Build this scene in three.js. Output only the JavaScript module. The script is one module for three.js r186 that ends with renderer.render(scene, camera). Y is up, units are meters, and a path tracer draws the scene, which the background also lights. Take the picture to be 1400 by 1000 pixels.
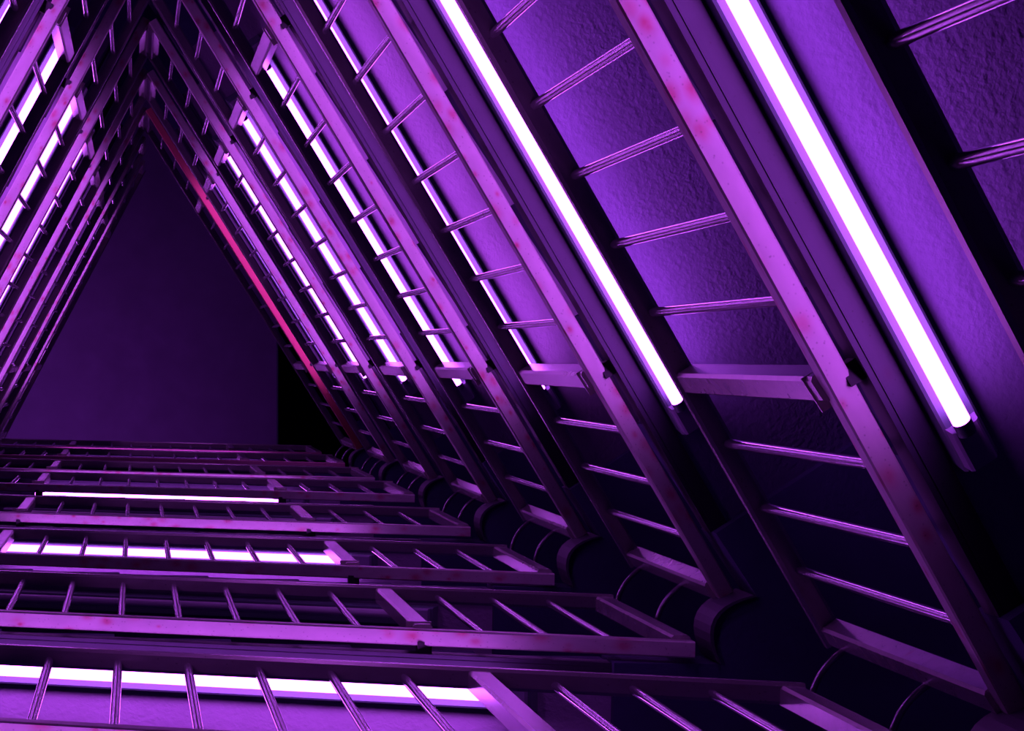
import * as THREE from 'three';
import { mergeGeometries } from 'three/addons/utils/BufferGeometryUtils.js';
import { ImprovedNoise } from 'three/addons/math/ImprovedNoise.js';
import { RectAreaLightUniformsLib } from 'three/addons/lights/RectAreaLightUniformsLib.js';

// ---------------------------------------------------------------- camera, sky, light, exposure
// The camera stands on the ground floor of a triangular stairwell and looks straight up the shaft; the lens is
// shifted so that the vertical vanishing point lies at pixel (187, 492) of the 1400 x 1000 frame.
const EYE = 1.2, FOCAL = 5000, VX = 187, VY = 492;
const scene = new THREE.Scene();
scene.background = new THREE.Color(0x000000);
const FULL_W = 2 * (1400 - VX), FULL_H = 2 * (1000 - VY + 8);
const camera = new THREE.PerspectiveCamera(2 * Math.atan(FULL_H / 2 / FOCAL) * 180 / Math.PI, FULL_W / FULL_H, 0.05, 100);
camera.position.set(0, EYE, 0);
camera.up.set(0, 0, 1);
camera.lookAt(0, 100, 0);
camera.setViewOffset(FULL_W, FULL_H, FULL_W / 2 - VX, FULL_H / 2 - VY, 1400, 1000);
camera.updateProjectionMatrix();

const renderer = new THREE.WebGLRenderer({ antialias: true });
renderer.toneMapping = THREE.LinearToneMapping;
renderer.toneMappingExposure = 1.0;
renderer.shadowMap.enabled = true;
RectAreaLightUniformsLib.init();
const VIOLET = new THREE.Color().setRGB(0.56, 0.085, 1.0);      // the colour of every tube
const GLOW = 12.5, LAMP = 15;                                    // radiance of the tube's skin and of the lamp strips beside it

// ---------------------------------------------------------------- the plan of the well
const H = 2.5;                       // one whole turn of the stair
const M = 0.445;                     // slope of every flight
const rad = Math.PI / 180;
// turn: heading of the flight; D: distance of the railing from the eye's plumb line; c: height of turn zero; from/pitch: balusters; step: first riser, going
const SIDES = {
  right: { turn: 57.068 * rad, D: 0.7478, c: 1.8638, end: 1.056, pitch: -0.1315, riser: -0.903, going: 0.263, tube: 0.05, tubeOut: 0.116, turns: [-1, 0, 1, 2, 3, 4, 5, 6], shift: { 0: 0.001, 1: -0.003, 2: 0.002 } },
  bottom: { turn: 180.744 * rad, D: 0.5548, c: 2.1972, end: -1.122, pitch: 0.1277, riser: -0.98, going: 0.2554, tube: -0.117, tubeOut: 0.122, turns: [0, 1, 2, 3, 4, 5, 6, 7], shift: { 0: -0.006, 1: 0.004, 2: 0.012, 4: -0.018, 5: -0.006, 6: -0.006 } },
  left: { turn: 297.206 * rad, D: 0.5611, c: 2.5305, end: 1.185, pitch: -0.1275, riser: -0.72, going: 0.255, tube: 0.165, tubeOut: 0.103, turns: [0, 1, 2, 3, 4, 5, 6, 7], shift: {} },
};
const WIDTH = 0.9;                   // stair width outwards of the railing
const dir = (S) => [Math.cos(S.turn), -Math.sin(S.turn)], out = (S) => [Math.sin(S.turn), Math.cos(S.turn)];   // (x, z)
const spot = (S, s, o) => { const t = dir(S), n = out(S); return [t[0] * s + n[0] * (S.D + o), t[1] * s + n[1] * (S.D + o)]; };
const base = (S, n) => EYE + (S.c + n) * H;

// ---------------------------------------------------------------- random and textures
let seed = 7;
const rnd = () => { seed = (seed * 1664525 + 1013904223) >>> 0; return seed / 4294967296; };
const noise = new ImprovedNoise();
function fbm(x, y, oct, per) {       // value noise, periodic over per
  let v = 0, a = 0.5, f = 1;
  for (let i = 0; i < oct; i++) {
    const X = x * f, Y = y * f, P = per * f, wx = (X % P) / P, wy = (Y % P) / P;
    const n = (dx, dy) => noise.noise(X - dx * P, Y - dy * P, i * 7.3 + 0.5);
    v += a * ((n(0, 0) * (1 - wx) + n(1, 0) * wx) * (1 - wy) + (n(0, 1) * (1 - wx) + n(1, 1) * wx) * wy);
    a *= 0.5; f *= 2;
  }
  return v;
}
function texture(w, h, fill, srgb, sx, sy) {
  const d = new Uint8Array(w * h * 4);
  for (let y = 0; y < h; y++) for (let x = 0; x < w; x++) {
    const c = fill(x / w, y / h, x, y), i = (y * w + x) * 4;
    for (let k = 0; k < 3; k++) d[i + k] = Math.max(0, Math.min(255, Math.round(255 * c[k])));
    d[i + 3] = 255;
  }
  const t = new THREE.DataTexture(d, w, h);
  t.wrapS = t.wrapT = THREE.RepeatWrapping; t.magFilter = THREE.LinearFilter; t.minFilter = THREE.LinearMipmapLinearFilter; t.generateMipmaps = true;
  if (srgb) t.colorSpace = THREE.SRGBColorSpace;
  t.repeat.set(1 / sx, 1 / sy); t.needsUpdate = true;
  return t;
}
// worn paint: rust-red blooms and dark specks scattered along the steel
function paintMap(w, h, blooms, specks, strength) {
  const spots = [];
  for (let i = 0; i < blooms; i++) spots.push([rnd(), rnd(), 0.003 + 0.008 * rnd(), strength * (0.35 + 0.65 * rnd())]);
  const flecks = new Float32Array(w * h);
  for (let i = 0; i < specks; i++) flecks[Math.floor(rnd() * w * h)] = 0.2 + 0.3 * rnd();
  return texture(w, h, (u, v, x, y) => {
    let r = 0;
    for (const [a, b, s, k] of spots) {
      let du = Math.abs(u - a); du = Math.min(du, 1 - du) * 2; let dv = Math.abs(v - b); dv = Math.min(dv, 1 - dv) * 0.16;
      const q = (du * du * 0.45 + dv * dv) / (s * s); if (q < 6) r = Math.max(r, k * Math.exp(-q));
    }
    const n = fbm(u * 40, v * 6, 3, 40) * 0.10, e = 0.5 * flecks[y * w + x];
    r *= 0.7 + 1.2 * Math.abs(fbm(u * 64, v * 8, 3, 64));
    const g = 0.81 + n - e;
    return [g * (0.97 - 0.05 * r), g * (0.98 - 0.54 * r), g * (0.92 - 0.40 * r)];
  }, true, 2, 0.16);
}
const railPaint = paintMap(1024, 96, 120, 900, 0.95), dullPaint = paintMap(1024, 96, 8, 500, 0.5);
const plasterBump = texture(512, 512, (u, v) => { const a = 0.5 + 0.55 * fbm(u * 26, v * 26, 4, 26); return [a, a, a]; }, false, 0.28, 0.28);
const plasterTone = texture(512, 512, (u, v) => { const a = 0.78 + 0.10 * fbm(u * 7, v * 7, 5, 7); return [a, a, a]; }, true, 1.3, 1.3);
const concreteTone = texture(256, 256, (u, v) => { const a = 0.55 + 0.16 * fbm(u * 6, v * 6, 5, 6); return [a, a, a]; }, true, 0.9, 0.9);

// ---------------------------------------------------------------- materials
const std = (o) => new THREE.MeshStandardMaterial(o);
const steel = std({ color: 0xffffff, map: railPaint, roughness: 0.42, metalness: 0.15 });
const steels = [0, 0.37, 0.71].map((d) => { const m = steel.clone(); m.map = railPaint.clone(); m.map.offset.set(d, 0.3 * d); m.map.needsUpdate = true; return m; });
const plainSteel = std({ color: 0xffffff, map: dullPaint, roughness: 0.25, metalness: 0.5 });
const rodSteel = std({ color: 0xb8b8bc, roughness: 0.17, metalness: 0.75 });
const primer = std({ color: new THREE.Color().setRGB(0.72, 0.16, 0.17), roughness: 0.55 });
const rosePaint = std({ color: new THREE.Color().setRGB(0.62, 0.3, 0.36), roughness: 0.5 });
const bracketSteel = std({ color: 0x2a2a2e, roughness: 0.6, metalness: 0.4 });
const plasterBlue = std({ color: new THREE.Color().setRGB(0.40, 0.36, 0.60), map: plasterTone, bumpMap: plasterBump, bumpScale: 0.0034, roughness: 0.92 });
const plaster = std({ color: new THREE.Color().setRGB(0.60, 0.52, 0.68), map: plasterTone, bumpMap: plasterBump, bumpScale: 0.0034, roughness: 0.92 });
const concrete = std({ color: new THREE.Color().setRGB(0.22, 0.24, 0.55), map: concreteTone, bumpMap: plasterBump, bumpScale: 0.002, roughness: 0.9 });
const stringerPaint = std({ color: 0x4c4a60, map: dullPaint, roughness: 0.5, metalness: 0.2 });
const edgePaint = std({ color: 0x66667a, map: dullPaint, roughness: 0.6 });
const enamel = std({ color: new THREE.Color().setRGB(0.16, 0.24, 0.24), roughness: 0.45 });
const holderPlastic = std({ color: 0xb0a8c0, roughness: 0.5 });
const tubeGlass = std({ color: 0xffffff, roughness: 0.3, emissive: VIOLET, emissiveIntensity: GLOW });
const deadGlass = std({ color: 0xe8e8ea, roughness: 0.3 });
const ceilingPaint = std({ color: new THREE.Color().setRGB(0.66, 0.5, 0.86), map: plasterTone, roughness: 0.9 });

// ---------------------------------------------------------------- shapes, in a flight's own frame: x up along the flight, y up, z outwards
// a bar of cross-section [[z, y], ...] (counter-clockwise seen from +x) from x = s0 to s1, its heights rising by m per metre
function bar(profile, s0, s1, m = 0) {
  const p = [], uv = [], n = profile.length, tri = (a, b, c, ua, ub, uc) => { p.push(...a, ...b, ...c); uv.push(...ua, ...ub, ...uc); };
  const at = (s, [z, y]) => [s, y + m * s, z];
  let run = 0;
  for (let i = 0; i < n; i++) {
    const a = profile[i], b = profile[(i + 1) % n], d = Math.hypot(b[0] - a[0], b[1] - a[1]);
    const A0 = at(s0, a), A1 = at(s1, a), B0 = at(s0, b), B1 = at(s1, b);
    tri(A0, B0, B1, [s0, run], [s0, run + d], [s1, run + d]);
    tri(A0, B1, A1, [s0, run], [s1, run + d], [s1, run]);
    run += d;
  }
  for (let i = 1; i < n - 1; i++) {
    const [a, b, c] = [profile[0], profile[i], profile[i + 1]];
    tri(at(s1, a), at(s1, b), at(s1, c), a, b, c);
    tri(at(s0, a), at(s0, c), at(s0, b), a, c, b);
  }
  const g = new THREE.BufferGeometry();
  g.setAttribute('position', new THREE.Float32BufferAttribute(p, 3));
  g.setAttribute('uv', new THREE.Float32BufferAttribute(uv, 2));
  g.computeVertexNormals();
  return g;
}
const section = (z0, z1, y0, y1, c = 0) => c ? [[z0, y0 + c], [z0, y1 - c], [z0 + c, y1], [z1 - c, y1], [z1, y1 - c], [z1, y0 + c], [z1 - c, y0], [z0 + c, y0]].reverse()
  : [[z0, y0], [z1, y0], [z1, y1], [z0, y1]];
// an upright of square section with chamfered edges, x0..x1 by z0..z1
function upright(x0, x1, z0, z1, y0, y1, c = 0.005) {
  const g = bar(section(z0, z1, x0, x1, c), y0, y1);
  g.rotateZ(Math.PI / 2); g.scale(-1, 1, 1);          // (s, y, z) -> (y, s, z): bar along x turned to stand up
  const q = g.attributes.position, i = g.attributes.uv;
  for (let k = 0; k < q.count; k += 3) for (const a of [q, i]) {   // the mirroring turned the faces round: turn them back
    const w = a.itemSize, arr = a.array; for (let j = 0; j < w; j++) { const t = arr[(k + 1) * w + j]; arr[(k + 1) * w + j] = arr[(k + 2) * w + j]; arr[(k + 2) * w + j] = t; }
  }
  g.computeVertexNormals();
  return g;
}
// a level slab of outline [[x, z], ...] in the plan
function slab(outline, y0, y1) {
  const s = new THREE.Shape(outline.map(([x, z]) => new THREE.Vector2(x, -z)));
  const g = new THREE.ExtrudeGeometry(s, { depth: y1 - y0, bevelEnabled: false });
  g.rotateX(-Math.PI / 2); g.translate(0, y0, 0);
  return g;
}

// ---------------------------------------------------------------- objects
const taken = {};
const numbered = (name) => { const k = taken[name] = (taken[name] ?? -1) + 1; return k ? `${name}_${String(k).padStart(3, '0')}` : name; };
const shade = (o) => { o.traverse((c) => { if (c.isMesh) c.castShadow = c.receiveShadow = true; }); return o; };
function part(parent, name, geometry, material) { const m = new THREE.Mesh(geometry, material); m.name = name; m.castShadow = m.receiveShadow = true; parent.add(m); return m; }
function struct(name, geometry, material) { const m = part(scene, name, geometry, material); m.userData.kind = 'structure'; return m; }
const tag = (o, label, category, group) => { o.userData = { label, category, ...(group ? { group } : {}) }; return o; };
function settle(o, S, n) {             // puts a flight-frame group at its place on side S, turn n
  const d = out(S), D = S.D + (S.shift[n] ?? 0);
  o.position.set(d[0] * D, base(S, n), d[1] * D); o.rotation.set(0, S.turn, 0);
  return o;
}

// ---- large structure
const corner = (A, B, o) => {          // where the lines at distance o outwards of two sides cross, (x, z)
  const a = out(A), b = out(B), p = A.D + o, q = B.D + o, det = a[0] * b[1] - a[1] * b[0];
  return [(p * b[1] - q * a[1]) / det, (a[0] * q - b[0] * p) / det];
};
const { right: RT, bottom: BT, left: LT } = SIDES;
const ring = (o) => [corner(RT, BT, o), corner(BT, LT, o), corner(LT, RT, o)];
const TOP = EYE + 26.2;
struct('floor', slab(ring(WIDTH + 0.3), -0.2, 0), concrete);
{
  const [P, Q, R] = ring(WIDTH + 0.02), [p, q, r] = ring(WIDTH + 0.25);
  struct('wall_right', slab([R, P, p, r], 0, TOP + 2.5), concrete);
  struct('wall_bottom', slab([P, Q, q, p], 0, TOP + 2.5), concrete);
  struct('wall_left', slab([Q, R, r, q], 0, TOP + 2.5), concrete);
  const EDGE = (378 - VX) * 26.2 / FOCAL;
  const cut = (o, keep) => {           // the ceiling triangle left or right of the panel edge
    const t = ring(o), res = [];
    for (let i = 0; i < 3; i++) {
      const a = t[i], b = t[(i + 1) % 3], ka = keep(a[0]), kb = keep(b[0]);
      if (ka) res.push(a);
      if (ka !== kb) { const f = (EDGE - a[0]) / (b[0] - a[0]); res.push([EDGE, a[1] + f * (b[1] - a[1])]); }
    }
    return res;
  };
  struct('ceiling', slab(cut(WIDTH + 0.02, (x) => x < EDGE), TOP, TOP + 0.15), ceilingPaint);
  struct('ceiling_recess', slab(ring(WIDTH + 0.25), TOP + 2.5, TOP + 2.7), concrete);
  struct('trim_1', new THREE.BoxGeometry(0.012, 0.02, 2.4).translate(EDGE + 0.006, TOP + 0.01, 0), enamel);
}

// ---- landings in the three corners of every turn
const ARC_BULGE = 0.05;
function bulge(a, b, k, steps = 10) {   // points of a curve from a to b that bellies towards the plumb line
  const mx = (a[0] + b[0]) / 2, mz = (a[1] + b[1]) / 2, l = Math.hypot(mx, mz), c = [mx - mx / l * 2 * k, mz - mz / l * 2 * k], res = [];
  for (let i = 0; i <= steps; i++) { const t = i / steps, u = 1 - t; res.push([u * u * a[0] + 2 * u * t * c[0] + t * t * b[0], u * u * a[1] + 2 * u * t * c[1] + t * t * b[1]]); }
  return res;
}
const topRiser = (S) => S.riser + 7 * S.going, TREAD = 0.137;
function landing(name, A, na, B, nb, curved) {
  const ya = base(A, na) + M * topRiser(A) + TREAD, yb = base(B, nb) + M * B.riser + TREAD - M * B.going, y = (ya + yb) / 2;
  const a0 = spot(A, topRiser(A), 0.05), a1 = spot(A, topRiser(A), WIDTH), b0 = spot(B, B.riser, 0.05), b1 = spot(B, B.riser, WIDTH);
  const inner = curved ? [a0, ...bulge(spot(A, A.end + 0.035, 0.05), spot(B, B.end - 0.075, 0.05), ARC_BULGE), b0] : [a0, corner(A, B, 0.05), b0];
  const l = struct(numbered('landing_slab'), slab([...inner, b1, corner(A, B, WIDTH), a1].reverse(), y - 0.2, y), concrete);
  if (curved) {                         // a bent steel plate along the landing's inner edge
    const nose = inner.slice(1, -1), back = nose.map(([x, z]) => { const l = Math.hypot(x, z); return [x - x / l * 0.008, z - z / l * 0.008]; });
    part(l, 'edge_plate', slab([...nose, ...back.reverse()].reverse(), y - 0.21, y + 0.01), edgePaint);
  }
  return l;
}

// ---- railings
const RAIL_H = 0.055, RAIL_W = 0.034, HAND_Y = 1.22, HAND_H = 0.038;
const ORD = ['first', 'second', 'third', 'fourth', 'fifth', 'sixth', 'seventh', 'eighth', 'ninth'];
const baluster = new THREE.CylinderGeometry(0.0082, 0.0082, HAND_Y + 0.01, 14);
const flange = new THREE.BoxGeometry(0.054, 0.006, 0.05), bracketShape = new THREE.BoxGeometry(0.03, 0.05, 0.036);
function makeRailing(S) {
  const g = new THREE.Group(); g.name = 'stair_railing'; scene.add(g);
  const far = S.end + 16 * S.pitch, lo = Math.min(S.end, far), hi = Math.max(S.end, far);
  part(g, 'bottom_rail', bar(section(0, RAIL_W, -RAIL_H, 0, 0.003), lo - 0.02, hi + 0.02, M), steel);
  part(g, 'handrail', bar(section(-0.013, 0.025, HAND_Y, HAND_Y + HAND_H, 0.006), lo - 0.02, hi + 0.02, M), plainSteel);
  for (let k = 0; k <= 16; k++) {
    const s = S.end + k * S.pitch;
    if (k % 16 === 0 || k === 4 || k === 12) {
      const post = part(g, 'post', upright(-0.02, 0.02, -0.008, 0.03, -0.004, HAND_Y + 0.012), plainSteel);
      post.position.set(s, M * s, 0);
      if (k % 16) {
        const b = part(g, 'bracket', bracketShape, bracketSteel); b.position.set(s, M * s - 0.03, 0.044);
        const f = part(g, 'flange_plate', flange, plainSteel); f.position.set(s + 0.006, M * s + 0.04, 0.014);
      }
    } else {
      const b = part(g, 'baluster', baluster, rodSteel);
      b.position.set(s, M * s + HAND_Y / 2, 0.012);
    }
  }
  if (S === RT) {                       // two rods bent round the landing, from this railing's end post to the next railing's
    const toLocal = ([x, z], y) => { const t = dir(S), o = out(S); return new THREE.Vector3(x * t[0] + z * t[1], y, x * o[0] + z * o[1] - S.D); };
    const a = spot(S, S.end + 0.02, 0.026), b = spot(BT, BT.end - 0.036, 0.03), y0 = M * S.end;
    for (const h of [1.12, 0.46]) {
      const c = new THREE.CatmullRomCurve3(bulge(a, b, 0.022, 6).map((p) => toLocal(p, y0 + h)));
      part(g, 'curved_rod', new THREE.TubeGeometry(c, 20, 0.006, 8), rodSteel);
    }
  }
  return g;
}

// ---- flights: steps, stringer plate and plastered slab
function makeFlight(S) {
  const g = new THREE.Group(); g.name = 'stair_flight'; scene.add(g);
  const b0 = S.riser, b7 = topRiser(S);
  part(g, 'soffit_slab', bar(section(0.06, WIDTH, -0.07, -0.01, 0.002), b0 - 0.03, b7 + 0.05, M), plaster);
  part(g, 'stringer', mergeGeometries([bar(section(0.05, 0.0595, -0.074, 0.015), b0, b7, M), bar(section(0.0595, 0.09, -0.076, -0.0705), b0, b7, M)]), stringerPaint);
  for (let j = 0; j < 7; j++) {
    const s = b0 + j * S.going, e = s + S.going, y = M * s + TREAD;
    const sh = new THREE.Shape([[s, M * s - 0.01], [e, M * e - 0.01], [e, y], [s, y]].map(([a, b]) => new THREE.Vector2(a, b)));
    const q = new THREE.ExtrudeGeometry(sh, { depth: WIDTH - 0.053, bevelEnabled: false }); q.translate(0, 0, 0.053);
    part(g, 'step', q, concrete);
  }
  return g;
}

// ---- fluorescent battens under the flights
const TUBE_Y = -0.15, TUBE_R = 0.0125, TUBE_L = 1.33;
const tubeShape = new THREE.CylinderGeometry(TUBE_R, TUBE_R, TUBE_L, 20).rotateZ(Math.PI / 2);
const capShape = new THREE.CylinderGeometry(TUBE_R + 0.0005, TUBE_R + 0.0005, 0.02, 20).rotateZ(Math.PI / 2);
const housingShape = bar([[-0.02, 0.036], [-0.016, 0.031], [0.028, 0.031], [0.032, 0.036], [0.034, 0.078], [-0.022, 0.078]], -0.755, 0.755);
const holderShape = bar([[-0.016, 0.014], [-0.012, 0.01], [0.02, 0.01], [0.024, 0.014], [0.028, 0.034], [-0.018, 0.034]], -0.016, 0.05);
function makeLamp(S, n, lit, label, group) {
  const g = new THREE.Group(); g.name = numbered('tube_light'); scene.add(g);
  const d = out(S), t = dir(S), D = S.D + (S.shift[n] ?? 0) + S.tubeOut;
  g.position.set(t[0] * S.tube + d[0] * D, base(S, n) + M * S.tube + TUBE_Y, t[1] * S.tube + d[1] * D);
  g.rotation.set(0, S.turn, Math.atan(M), 'YXZ');
  part(g, 'housing', housingShape, enamel);
  part(g, 'tube', tubeShape, lit ? tubeGlass : deadGlass);
  for (const s of [-1, 1]) {
    const c = part(g, 'end_cap', capShape, enamel); c.position.x = s * (TUBE_L / 2 + 0.008);
    const h = part(g, 'lampholder', holderShape, holderPlastic); h.position.x = s * (TUBE_L / 2 + 0.032); if (s < 0) h.scale.x = -1;
  }
  if (lit) for (const s of [-1, 1]) {   // the tube's light, leaving it towards the well and towards the wall
    const l = new THREE.RectAreaLight(VIOLET, LAMP, TUBE_L, 2 * TUBE_R);
    l.position.set(0, 0, s * (TUBE_R + 0.001)); if (s > 0) l.rotation.y = Math.PI;
    l.castShadow = true;
    g.add(l);
  }
  return tag(g, label, 'light', group);
}

// ---- a tube on the wall of the top gallery, out of sight behind the flights: it is what gives the ceiling its faint violet
function wallLamp(S, s, z) {
  const g = new THREE.Group(); g.name = numbered('tube_light'); scene.add(g);
  const [x, w] = spot(S, s, WIDTH - 0.09);
  g.position.set(x, EYE + z, w); g.rotation.set(0, S.turn, 0); g.rotateX(Math.PI / 2);
  part(g, 'housing', housingShape, enamel);
  part(g, 'tube', tubeShape, tubeGlass);
  for (const k of [-1, 1]) {
    part(g, 'end_cap', capShape, enamel).position.x = k * (TUBE_L / 2 + 0.008);
    const h = part(g, 'lampholder', holderShape, holderPlastic); h.position.x = k * (TUBE_L / 2 + 0.032); if (k < 0) h.scale.x = -1;
  }
  const l = new THREE.RectAreaLight(VIOLET, LAMP, TUBE_L, 2 * TUBE_R);
  l.position.y = -TUBE_R - 0.001; l.rotation.x = -Math.PI / 2; l.castShadow = true; g.add(l);
  return tag(g, `tube light on the ${S === BT ? 'bottom' : 'left'} wall of the topmost gallery below the dark ceiling`, 'light');
}
wallLamp(BT, 0.35, 25.1);
wallLamp(LT, -0.5, 25.1);

const sideWords = { right: 'right', bottom: 'bottom', left: 'left' };
const DEAD = { right: [], bottom: [2, 4, 6], left: [] };
for (const [key, S] of Object.entries(SIDES)) {
  const rail0 = makeRailing(S), flight0 = makeFlight(S);
  S.turns.forEach((n, i) => {
    const side = sideWords[key], nth = ORD[i];
    const r = i ? rail0.clone() : rail0, f = i ? flight0.clone() : flight0;
    r.name = numbered('stair_railing'); f.name = numbered('stair_flight');
    if (i) scene.add(r, f);
    settle(r, S, n); settle(f, S, n);
    const top = i === S.turns.length - 1;
    tag(r, top ? (key === 'right' ? 'rust-red bottom rail railing, topmost on the right side of the well' : `small topmost steel railing on the ${side} side, just under the dark ceiling`)
      : `${nth} steel railing up from the camera on the ${side} side of the well`, 'railing', `railings up the ${side} side of the well`);
    tag(f, top ? `topmost stair flight on the ${side} side, just under the dark ceiling` : `${nth} stair flight up from the camera on the ${side} side, plastered underneath`, 'stairs', `stair flights up the ${side} side`);
    r.children.find((c) => c.name === 'bottom_rail').material = steels[(i * 2 + key.length) % 3];
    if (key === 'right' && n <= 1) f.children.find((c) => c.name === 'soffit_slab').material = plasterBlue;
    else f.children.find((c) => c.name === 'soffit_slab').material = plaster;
    if (top && key === 'right') r.children.find((c) => c.name === 'bottom_rail').material = primer;
    if (key === 'bottom' && n >= 6) r.children.find((c) => c.name === 'bottom_rail').material = rosePaint;
    const dead = DEAD[key].includes(n);
    if (n >= 0) makeLamp(S, n, !dead, dead ? `unlit tube light under the ${nth} flight up on the ${side} side` : `glowing violet tube light under the ${nth} flight up on the ${side} side`, `tube lights under the ${side} flights`);
  });
}
for (let n = -1; n <= 6; n++) {
  landing('landing', RT, n, BT, n, true);
  landing('landing', BT, n + 1, LT, n + 1, false);
  if (n < 6) landing('landing', LT, n, RT, n + 1, false);
}
shade(scene);
renderer.render(scene, camera);
